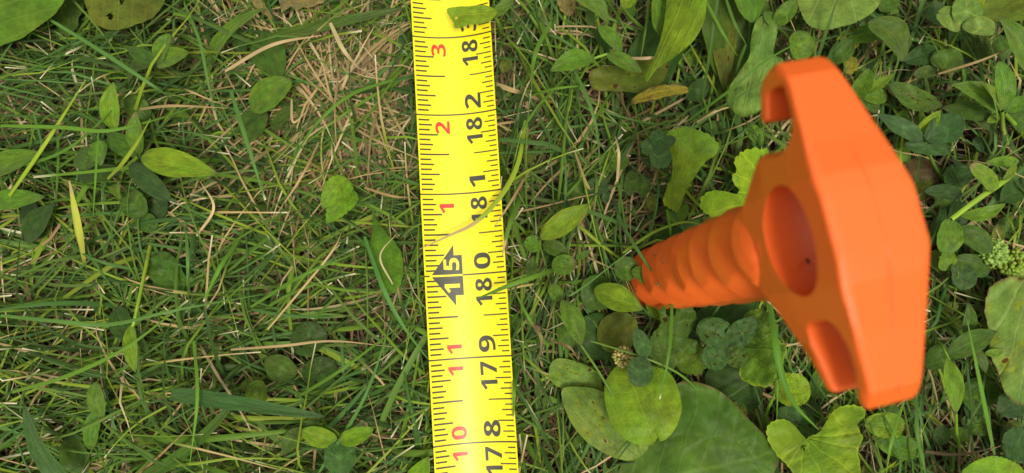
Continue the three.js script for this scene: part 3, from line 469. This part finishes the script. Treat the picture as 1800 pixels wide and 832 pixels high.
plant('violet', 'two lobed lime leaf tucked behind the threaded shaft', 'violet', [
  ['palmate', [[1355,275],[1330,262],[1310,265],[1298,272],[1290,285],[1295,300],[1287,310],[1291,325],[1300,336],[1285,345],[1265,335],[1245,338],[1231,350],[1233,370],[1248,378],[1255,388],[1270,392],[1290,385],[1320,375],[1356,362]], [1358, 345, 14], [1240, 330, 24], 0, 'lime', { ser: .05, teeth: 26, wav: .05, mid: [1318, 348] }], ['palmate', 'oval', [1352, 350, 10], [1290, 395, 14], 40, 'bright', {}]], [], W);
plant('violet', 'fan shaped toothed leaf tapering down behind the small clover', 'violet', [
  ['palmate', [[1187,228],[1203,224],[1225,228],[1250,240],[1262,258],[1255,275],[1240,285],[1225,305],[1205,340],[1192,372],[1180,368],[1165,358],[1170,335],[1180,310],[1182,285],[1175,255],[1172,235]], [1183, 374, 15], [1222, 226, 25], 0, 'bright', { ser: .035, teeth: 34 }]], [], W);
plant('clover', 'tiny blue green clover resting on the fan shaped leaf', 'clover', [
  ['clover', 'round', [1157, 258, 27], [1126, 262, 28], 32, 'blue', { notch: .1 }], ['clover', 'round', [1158, 258, 27], [1152, 228, 29], 28, 'blue', { notch: .1 }], ['clover', 'round', [1158, 258, 27], [1162, 298, 28], 40, 'blue', { notch: .08 }], ['clover', 'oval', [1160, 256, 27], [1188, 244, 28], 22, 'blue', {}]],
  [[[[1188, 330, 4], [1180, 300, 16], [1158, 258, 27]], .3, 'mid']], W);
plant('broadleaf_weed', 'dark oval leaf lying flat at the foot of the stake', 'weed', [
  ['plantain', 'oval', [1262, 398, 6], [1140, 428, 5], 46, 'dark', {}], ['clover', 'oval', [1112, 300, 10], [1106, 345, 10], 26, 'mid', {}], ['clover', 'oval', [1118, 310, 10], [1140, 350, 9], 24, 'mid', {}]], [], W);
// withered things on the lawn
plant('dead_leaf', 'orange brown dead leaf scrap at the top above the dry straw', 'dead leaf', [['plworn', 'strap', [492, 8, 16], [572, -4, 18], 34, 'tan', { wav: .3, torn: .4 }], ['plworn', 'lance', [440, -8, 18], [480, 34, 18], 16, 'tan', { torn: .3 }]]);
plant('dead_leaf', 'small tan dead leaf at the top between tape and sprig', 'dead leaf', [['plworn', 'oval', [985, -20, 12], [1003, 28, 10], 32, 'tan', { wav: .25, torn: .2 }]]);
function seedHead(px, py, h, r, tintA, tintB, name, label, count) {
  const o = at(px, py, h - r * .5), gs = [];
  for (let k = 0; k < count; k++) {
    const th = R(0, 6.283), ph = Math.acos(R(-.4, 1)), d = V(Math.sin(ph) * Math.cos(th), Math.cos(ph), Math.sin(ph) * Math.sin(th));
    const g = new THREE.IcosahedronGeometry(r * R(.10, .19) * MM, 1); g.scale(1, R(.8, 1.8), 1); g.applyQuaternion(new THREE.Quaternion().setFromUnitVectors(V(0, 1, 0), d));
    g.translate(d.x * r * MM * R(.6, .95), d.y * r * MM * R(.5, .9), d.z * r * MM * R(.6, .95));
    const c = [], f = rnd(); for (let i = 0; i < g.attributes.position.count; i++) c.push(...TINT[tintA].map((x, q) => (x * f + TINT[tintB][q] * (1 - f))));
    g.setAttribute('color', new THREE.Float32BufferAttribute(c, 3)); gs.push(g);
  }
  const m = mesh(name, mergeGeometries(gs), stemMat, scene); m.position.copy(o); tag(m, label, 'seed head', null);
  for (let a = 0; a < 6.28; a += .2) for (const q of [.2, .6, 1]) press(o.clone().add(V(Math.cos(a) * r * q * MM, .001, Math.sin(a) * r * q * MM)));
}
seedHead(1095, 628, 26, 3.2, 'tan', 'olive', 'seed_head', 'fuzzy brown seed head on the smooth oval leaf', 110);
seedHead(1746, 444, 18, 4.2, 'pale', 'mid', 'flower_bud', 'round pale green mottled bud at the right edge', 260);
seedHead(1782, 465, 14, 4.6, 'fresh', 'olive', 'flower_bud', 'greener loose bud touching the round mottled bud', 240);

// ------------------------------------------------------------------ grass
spreadCap();
class Blades {
  constructor() { this.p = []; this.c = []; this.i = []; }
  add(pts, w, colors, fold = .35, twist = 0) {
    const n = pts.length, s = this.p.length / 3;
    for (let k = 0; k < n; k++) {
      const a = pts[Math.max(0, k - 1)], b = pts[Math.min(n - 1, k + 1)], t = b.clone().sub(a).normalize(), q = k / (n - 1);
      const side = V(-t.z, 0, t.x); if (side.lengthSq() < 1e-4) side.set(1, 0, 0); side.normalize().applyAxisAngle(t, twist * (1 - .6 * q));
      const nn = V(0, 0, 0).crossVectors(side, t), hw = w / 2 * (.75 + .5 * Math.sin(Math.PI * Math.min(1, q * 1.15 + .12)) - (q > .75 ? (q - .75) * (colors.cut ? .9 : 2.2) : 0));
      for (const e of fold ? [-1, 0, 1] : [-1, 1]) { const v = pts[k].clone().addScaledVector(side, e * hw).addScaledVector(nn, -Math.abs(e) * hw * fold); this.p.push(v.x, v.y, v.z); this.c.push(...colors(q, e)); }
      if (k) { const m = fold ? 3 : 2, r = s + k * m, o = r - m; for (let j = 0; j < m - 1; j++) this.i.push(o + j, r + j, o + j + 1, o + j + 1, r + j, r + j + 1); }
    }
  }
  geo() {
    const g = new THREE.BufferGeometry(); g.setAttribute('position', new THREE.Float32BufferAttribute(this.p, 3)); g.setAttribute('color', new THREE.Float32BufferAttribute(this.c, 3));
    g.setIndex(this.i); g.computeVertexNormals(); return g;
  }
}
const GREEN = [[.072, .15, .014], [.10, .19, .016], [.048, .115, .02], [.06, .145, .03], [.16, .245, .018], [.032, .075, .012], [.09, .16, .026], [.04, .09, .014]];
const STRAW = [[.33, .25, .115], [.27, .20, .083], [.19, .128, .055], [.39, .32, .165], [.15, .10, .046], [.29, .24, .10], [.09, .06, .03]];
function colorer(base, o = {}) {
  const k = R(.8, 1.2), r = R(.9, 1.15), cut = o.cut && rnd() < o.cut ? 1 : 0, browned = o.brown && rnd() < o.brown ? R(.5, .9) : 2, ph = rnd() * 50;
  const f = (q, e) => {
    let c = [base[0] * k * r, base[1] * k, base[2] * k];
    const m = .93 + .25 * N3(q * 5 + ph, e * .8, ph); c = c.map(x => x * m * (e === 0 ? 1.12 : 1));
    if (q < .18 && o.pale) c = c.map((x, z) => x * (q / .18) + [.30, .28, .13][z] * (1 - q / .18));
    if (q > browned) c = [.42, .31, .14]; if (cut && q > .97) c = [.66, .6, .42]; return c;
  };
  f.cut = cut; return f;
}
const stakeAt = y => stakeBase.clone().addScaledVector(stakeAxis, y / stakeAxis.y);
function grow(x, z, az, el, L, droop, curl, n, slack) {
  const pts = [V(x, 0, z)], st = L / n; let a = az, e = el;
  for (let k = 1; k <= n; k++) {
    const p = pts[k - 1].clone().add(V(Math.cos(e) * Math.cos(a), Math.sin(e), Math.cos(e) * Math.sin(a)).multiplyScalar(st));
    const i = capI(p.x, p.z); if (slack && Math.abs(p.clone().sub(tapeMid).dot(tapeRight)) < .03) slack = 0; if (i >= 0 && p.y > cap[i] + slack) { p.y = Math.max(.0012, cap[i] + slack - .0012 * rnd()); e = Math.min(e, .1); }
    if (p.y < .0012) { p.y = .0012 + .001 * rnd(); e = Math.max(e, 0); }
    const c = stakeAt(p.y), dx = p.x - c.x, dz = p.z - c.z, d = Math.hypot(dx, dz), rr = .0118; if (d < rr) { p.x = c.x + dx / d * rr; p.z = c.z + dz / d * rr; }
    pts.push(p); e -= droop / n; a += curl / n;
  }
  return pts;
}
const projX = (x, z, y = .012) => 900 + FOCAL * x / ((H - y) * CT - z * ST);
const projY = (x, z, y = .012) => { const d = (H - y) * CT - z * ST; return 416 + FOCAL * ((H - y) * ST + z * CT) / d; };
const green = new Blades(), straw = new Blades();
const inside = (x, z) => Math.hypot(x - stakeBase.x, z - stakeBase.z) < .0125;
const fieldGreen = (px, py) => {           // how thickly green blades grow here, seen in the survey
  let f = px < 720 ? 1 : px < 1000 ? .85 : .62;
  f *= 1 - .72 * Math.exp(-(((px - 590) / 110) ** 2) - (((py - 170) / 130) ** 2));
  if (px > 1060 && px < 1230 && py > 320 && py < 430) f *= .3;
  return f;
};
for (let k = 0; k < 12500; k++) {
  const x = R(-inX, inX), z = R(inZ0, inZ1); const px = projX(x, z), py = projY(x, z);
  if (rnd() > fieldGreen(px, py) || inside(x, z)) continue;
  const big = rnd() < .04, L = (big ? R(45, 95) : R(26, 74)) * MM, w = (big ? R(1.0, 1.8) : R(.36, .92)) * MM;
  const lean = px < 720 ? (rnd() < .55 ? R(-.7, .5) + (rnd() < .5 ? Math.PI : 0) : R(0, 6.28)) : (rnd() < .5 ? Math.PI / 2 + gauss() * .6 + (rnd() < .5 ? Math.PI : 0) : R(0, 6.28));
  const pts = grow(x, z, lean, R(.35, 1.15), L, R(.5, 1.7), gauss() * .9, 8, rnd() < (px > 1000 ? .10 : .06) ? .007 : 0);
  green.add(pts, w, colorer(pick(GREEN), { cut: .45, brown: .1, pale: 1 }), .35, gauss() * .7);
}
for (let k = 0; k < 12000; k++) {
  const x = R(-inX, inX), z = R(inZ0, inZ1); if (inside(x, z)) continue; const px = projX(x, z), py = projY(x, z);
  const patch = Math.exp(-(((px - 590) / 120) ** 2) - (((py - 190) / 150) ** 2));
  if (rnd() > (px < 1000 ? .9 : .7) + .5 * patch) continue;
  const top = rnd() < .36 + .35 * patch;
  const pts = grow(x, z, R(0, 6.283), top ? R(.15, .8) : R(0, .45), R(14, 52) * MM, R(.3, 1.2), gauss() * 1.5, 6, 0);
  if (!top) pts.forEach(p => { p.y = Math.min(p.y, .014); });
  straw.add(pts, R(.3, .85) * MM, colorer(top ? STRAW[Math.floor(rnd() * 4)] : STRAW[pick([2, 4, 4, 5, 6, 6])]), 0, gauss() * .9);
}
for (let k = 0; k < 480; k++) {            // extra dry straw in the worn patch
  const c = at(590 + gauss() * 110, 170 + gauss() * 130, 0), pts = grow(c.x, c.z, R(.7, 2.6) + (rnd() < .5 ? Math.PI : 0), R(.15, .8), R(20, 55) * MM, R(.3, 1.1), gauss(), 7, 0);
  straw.add(pts, R(.35, .9) * MM, colorer(STRAW[Math.floor(rnd() * 4)]), .2, gauss() * .6);
}
// single blades the survey shows lying on top of the rest
function lay(list, w, base, o = {}) {
  const c = new THREE.CatmullRomCurve3(list.map(p => at(...p))), b = o.into || new Blades();
  b.add(c.getPoints(18), w * mmPerPx(25), colorer(base, { cut: o.cut ?? 0, brown: o.brown ?? 0 }), o.fold ?? .35, o.twist ?? 0); return b;
}
const G1 = [.095, .21, .02], G2 = [.08, .19, .038], G3 = [.19, .30, .022], G4 = [.055, .12, .018];
const loose = [
  [[[0, 221, 26], [110, 224, 32], [185, 230, 32], [260, 214, 28], [345, 186, 16]], 7, G1], [[[85, 33, 22], [190, 98, 32], [270, 152, 32], [312, 182, 20]], 7, G2], [[[325, 10, 20], [352, 80, 30], [366, 150, 30], [384, 215, 20]], 6, G2],
  [[[188, 314, 26], [215, 285, 33], [240, 250, 34], [264, 208, 30]], 8, G3], [[[172, 230, 28], [167, 305, 33], [163, 382, 28]], 5, G1], [[[0, 555, 24], [110, 566, 30], [190, 571, 31], [310, 545, 31], [460, 518, 20]], 7, G2],
  [[[20, 690, 18], [120, 660, 28], [220, 612, 31], [330, 528, 24]], 7, G1], [[[326, 405, 24], [329, 460, 31], [328, 505, 28]], 6, G2], [[[420, 418, 22], [385, 472, 31], [357, 530, 28]], 8, G1], [[[340, 600, 20], [346, 700, 30], [333, 818, 26]], 6, G1],
  [[[640, 416, 22], [672, 505, 30], [706, 570, 29], [752, 632, 21]], 8, G2], [[[405, 160, 24], [430, 240, 31], [466, 352, 24]], 8, G2], [[[690, 140, 22], [610, 170, 30], [550, 225, 30], [505, 300, 18]], 6, G1],
  [[[1010, 123, 26], [1032, 170, 31], [1048, 222, 30], [1056, 305, 20]], 7, G2], [[[968, 38, 24], [940, 98, 30], [934, 160, 22]], 8, G1], [[[932, 168, 18], [980, 155, 27], [1036, 150, 25]], 5, G1],
  [[[1366, 570, 20], [1368, 650, 30], [1366, 738, 22]], 5, G1], [[[1612, 688, 20], [1614, 760, 29], [1628, 840, 24]], 7, G2], [[[1590, 705, 22], [1568, 778, 30], [1558, 838, 26]], 6, G1],
  [[[1100, 404, 22], [1126, 447, 28], [1158, 494, 28]], 6, G2], [[[1095, 445, 18], [1150, 408, 24], [1200, 391, 26], [1238, 396, 20]], 5, G3], [[[1172, 368, 18], [1178, 400, 26], [1180, 428, 22]], 5, G1],
  [[[1182, 512, 26], [1178, 610, 33], [1160, 702, 31]], 6, G1], [[[1208, 213, 16], [1288, 155, 30], [1345, 108, 33], [1420, 66, 30]], 5, G1], [[[1212, 216, 16], [1290, 176, 28], [1350, 138, 30]], 5, G4],
  [[[1262, -5, 34], [1250, 82, 30], [1234, 180, 18]], 7, G4], [[[1238, -5, 32], [1270, 55, 33], [1296, 98, 28]], 6, G1], [[[1276, -5, 32], [1292, 40, 33], [1312, 78, 30]], 6, G4], [[[1312, 78, 30], [1300, 110, 26], [1290, 150, 14]], 6, G4],
  [[[1420, 160, 14], [1452, 60, 32], [1475, -10, 36]], 7, G4], [[[1560, 120, 14], [1585, 85, 22], [1605, 68, 26]], 4, G1], [[[1740, 230, 22], [1755, 210, 30], [1738, 140, 34]], 4, G1],
  [[[0, 300, 20], [120, 260, 30], [230, 160, 26]], 6, G1], [[[15, 345, 22], [80, 250, 30], [150, 140, 26]], 7, G3], [[[520, 700, 20], [600, 650, 29], [720, 560, 20]], 6, G1], [[[440, 540, 18], [540, 480, 29], [640, 440, 24]], 6, G1], [[[560, 832, 18], [640, 700, 28], [690, 560, 22]], 6, G2],
  [[[905, 640, 12], [904, 690, 24], [902, 735, 20]], 7, G1], [[[965, 610, 16], [930, 560, 24], [900, 500, 20]], 6, G1], [[[1020, 480, 18], [1000, 520, 26], [1110, 440, 24]], 4, G2],
];
for (const [p, w, c] of loose) lay(p, w * .8, c, { into: green, cut: .5, twist: gauss() * .3 });
for (const [p, w, c] of [
  [[[395, 125, 22], [480, 78, 28], [565, 62, 24]], 9, STRAW[3]], [[[580, 40, 26], [605, 90, 28], [632, 122, 22]], 10, STRAW[3]], [[[512, 175, 20], [516, 215, 25], [540, 195, 22]], 6, STRAW[3]], [[[560, 250, 16], [530, 310, 27], [470, 400, 18]], 6, STRAW[0]],
  [[[345, 415, 20], [375, 365, 27], [352, 320, 22]], 7, STRAW[3]], [[[245, 192, 24], [300, 186, 29], [400, 190, 24]], 7, STRAW[1]], [[[405, 615, 22], [500, 608, 29], [580, 600, 25], [690, 610, 16]], 6, STRAW[0]], [[[640, 330, 20], [690, 345, 24], [735, 348, 16]], 6, STRAW[1]],
  [[[470, 580, 18], [585, 440, 29], [600, 410, 24]], 5, STRAW[0]], [[[690, 500, 26], [668, 450, 28], [698, 410, 26]], 4, STRAW[3]], [[[930, 300, 14], [895, 360, 25], [868, 400, 24]], 6, STRAW[1]], [[[925, 560, 20], [950, 590, 26], [950, 625, 20]], 8, STRAW[2]], [[[970, 600, 20], [1000, 610, 25], [1016, 632, 20]], 6, STRAW[2]],
  [[[1225, 215, 18], [1260, 195, 24], [1300, 185, 18]], 6, STRAW[0]], [[[1650, 130, 20], [1720, 108, 26], [1775, 85, 20]], 6, STRAW[1]], [[[1085, 320, 16], [1088, 270, 24], [1082, 240, 18]], 7, STRAW[3]], [[[1100, 102, 20], [1140, 102, 25], [1172, 96, 20]], 8, STRAW[3]],
  [[[1600, 790, 10], [1680, 800, 16], [1760, 785, 14]], 7, STRAW[4]], [[[1010, 265, 18], [1035, 330, 25], [1045, 330, 18]], 6, STRAW[1]]]) lay(p, w * .62, c, { into: straw, fold: .2 });
tag(mesh('lawn_grass', green.geo(), grassMat, scene), 'fine green lawn grass tangled over the whole ground', 'grass', null, 'stuff');
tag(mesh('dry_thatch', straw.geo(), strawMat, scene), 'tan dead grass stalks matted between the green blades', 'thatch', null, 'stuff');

// blades that stand out one by one
const blade = (label, list, w, base, o = {}) => { const g = lay(list, w, base, o).geo(), p = at(list[0][0], list[0][1], 0); g.translate(-p.x, 0, -p.z); const m = mesh('grass_blade', g, grassMat, scene); m.position.set(p.x, 0, p.z); return tag(m, label, 'grass blade', 'grass blades that stand out'); };
const ribbon = (label, b, t, w, tint, o) => { const p = at(b[0], b[1], 0), m = mesh('grass_blade', leafGeo('ribbon', b, t, w, tint, { wav: .1, high: 1, ...o }, p), LM.blade, scene); m.position.copy(p); return tag(m, label, 'grass blade', 'grass blades that stand out'); };
blade('thin arched grass blade crossing the tape above the foot arrow', [[925, 205, 12], [908, 295, 23], [880, 345, 25], [835, 392, 24.5], [790, 414, 23.5], [738, 438, 22.5]], 7, G3, { brown: 1 });
blade('short grass blade reaching over the tape below the arrow', [[985, 470, 12], [945, 485, 24], [900, 500, 26], [868, 513, 25], [836, 526, 22.5]], 7, G1);
blade('hooked grass blade curling against the right rim of the tape', [[922, 330, 10], [905, 372, 22], [893, 405, 25], [883, 450, 24]], 8, G1, { brown: 1 });
ribbon('wide blue green grass blade lying level above the bottom clover', [300, 692, 22], [570, 733, 27], 27, 'blue', { cv: -.015, fold: .3 });
ribbon('wide dark grass blade running off the bottom left corner', [122, 858, 20], [42, 712, 20], 32, 'blue', { cv: -.04, fold: .25 });
blade('yellowing grass blade with a tan dead end near the left edge', [[146, 470, 8], [138, 420, 22], [130, 370, 27], [121, 318, 27]], 13, [.36, .36, .05], { brown: 1 });
ribbon('broad dark grass blade slanting up to the top of the tape', [470, 70, 14], [712, 14, 20], 23, 'mid', { cv: .03, fold: .3 });
ribbon('broad olive grass blade bent upward at lower left', [250, 840, 14], [425, 690, 22], 22, 'mid', { cv: .07, fold: .3 });
ribbon('broad shaded grass blade just left of the dry straw', [362, 125, 14], [462, 15, 23], 27, 'fresh', { cv: -.08, fold: .3 });
blade('thick smooth grass stalk curving down below the handle', [[1355, 535, 26], [1364, 595, 32], [1376, 660, 32], [1398, 711, 30], [1440, 756, 26]], 10, G1, { fold: .6 });
blade('tall thin grass blade standing before the lime leaf at right', [[1750, 800, 8], [1738, 740, 28], [1722, 663, 36], [1701, 564, 36]], 7, G1);

// ------------------------------------------------------------------ low leaves, soil crumbs
{
  const gs = [], mk = () => { const w = R(.45, .8); return grid(7, 5, (i, j) => { const s = j * 2 - 1; return V(s * w * .5 * width('oval', i * .97 + .015), .12 * Math.abs(s) + .15 * Math.sin(i * 3.1), i); }, null); };
  const protos = [mk(), mk(), mk()]; const q = new THREE.Quaternion(), e = new THREE.Euler();
  for (let k = 0; k < 1500; k++) {
    const x = R(-inX, inX), z = R(inZ0, inZ1), px = projX(x, z); if (rnd() > (px > 980 ? .8 : .25) || inside(x, z)) continue;
    const i = capI(x, z), y = Math.min(R(2, 13) * MM, cap[i] ?? 1), s = R(4, 10) * MM; if (y < .002) continue;
    const g = pick(protos).clone(); e.set(gauss() * .4, R(0, 6.28), gauss() * .5); q.setFromEuler(e);
    g.applyMatrix4(new THREE.Matrix4().compose(V(x, y, z), q, V(s, s, s)));
    const c = pick([TINT.mid, TINT.dark, TINT.dark, TINT.fresh, TINT.cool, TINT.olive]), kk = R(.8, 1.2), a = []; for (let v = 0; v < g.attributes.position.count; v++) a.push(c[0] * kk, c[1] * kk, c[2] * kk);
    g.setAttribute('color', new THREE.Float32BufferAttribute(a, 3)); gs.push(g);
  }
  tag(mesh('ground_cover', mergeGeometries(gs), LM.clover, scene), 'small low leaves of ground cover deep between the grass stems', 'ground cover', null, 'stuff');
  const n = 5200, ig = new THREE.IcosahedronGeometry(1, 1), p = ig.attributes.position; for (let i = 0; i < p.count; i++) { const v = V(p.getX(i), p.getY(i), p.getZ(i)), f = 1 + .45 * N3(v.x * 1.7, v.y * 1.7, v.z * 1.7); p.setXYZ(i, v.x * f, v.y * f * .8, v.z * f); } ig.computeVertexNormals();
  const im = new THREE.InstancedMesh(ig, new THREE.MeshStandardMaterial({ roughness: .95 }), n), M = new THREE.Matrix4(), col = new THREE.Color();
  for (let k = 0; k < n; k++) { const s = R(.3, 1.5) * MM * (rnd() < .1 ? 1.6 : 1); e.set(R(0, 6), R(0, 6), R(0, 6)); q.setFromEuler(e); M.compose(V(R(-inX, inX), R(-1, 1.2) * MM, R(inZ0, inZ1)), q, V(s, s, s)); im.setMatrixAt(k, M); const t = rnd() < .06 ? [.3, .22, .12] : [.06, .042, .026], f = R(.6, 1.4); im.setColorAt(k, col.setRGB(t[0] * f, t[1] * f, t[2] * f)); }
  im.name = 'soil_crumbs'; im.castShadow = im.receiveShadow = true; tag(im, 'crumbs of dark soil and husks on the ground', 'soil crumbs', null, 'stuff'); scene.add(im);
}
// the lawn goes on around the place
{
  const b = new Blades(); for (let k = 0; k < 46; k++) { const r = R(0, .022), a = R(0, 6.28), dead = rnd() < .3; const pts = []; let az = R(0, 6.28), el = R(.3, 1.1), p = V(Math.cos(a) * r, 0, Math.sin(a) * r); const L = R(.025, .065); for (let i = 0; i <= 5; i++) { pts.push(p.clone()); p.add(V(Math.cos(el) * Math.cos(az), Math.sin(el), Math.cos(el) * Math.sin(az)).multiplyScalar(L / 5)); el -= .28; p.y = Math.max(p.y, .001); } b.add(pts, R(.8, 1.7) * MM, colorer(dead ? pick(STRAW) : pick(GREEN)), .3, gauss() * .6); }
  const spots = []; for (let k = 0; k < 16000; k++) { const x = R(-1.3, 1.3), z = R(-1.2, 1.2) + midZ; if (Math.abs(x) < inX + .012 && z > inZ0 - .012 && z < inZ1 + .012) continue; if (Math.abs(x - tapeMid.x - (z - tapeMid.z) * .056) < .035 && Math.abs(z) < .45) continue; if (rnd() < .75 * sstep(.5, 1.3, Math.hypot(x, z))) continue; spots.push([x, z]); }
  const im = new THREE.InstancedMesh(b.geo(), grassMat, spots.length), M = new THREE.Matrix4(), q = new THREE.Quaternion(); spots.forEach(([x, z], k) => { q.setFromAxisAngle(V(0, 1, 0), R(0, 6.28)); const s = R(.8, 1.2); im.setMatrixAt(k, M.compose(V(x, 0, z), q, V(s, s, s))); });
  im.name = 'surrounding_lawn'; im.castShadow = im.receiveShadow = true; tag(im, 'lawn grass continuing around the tape and stake', 'grass', null, 'stuff'); scene.add(im);
}
renderer.render(scene, camera);
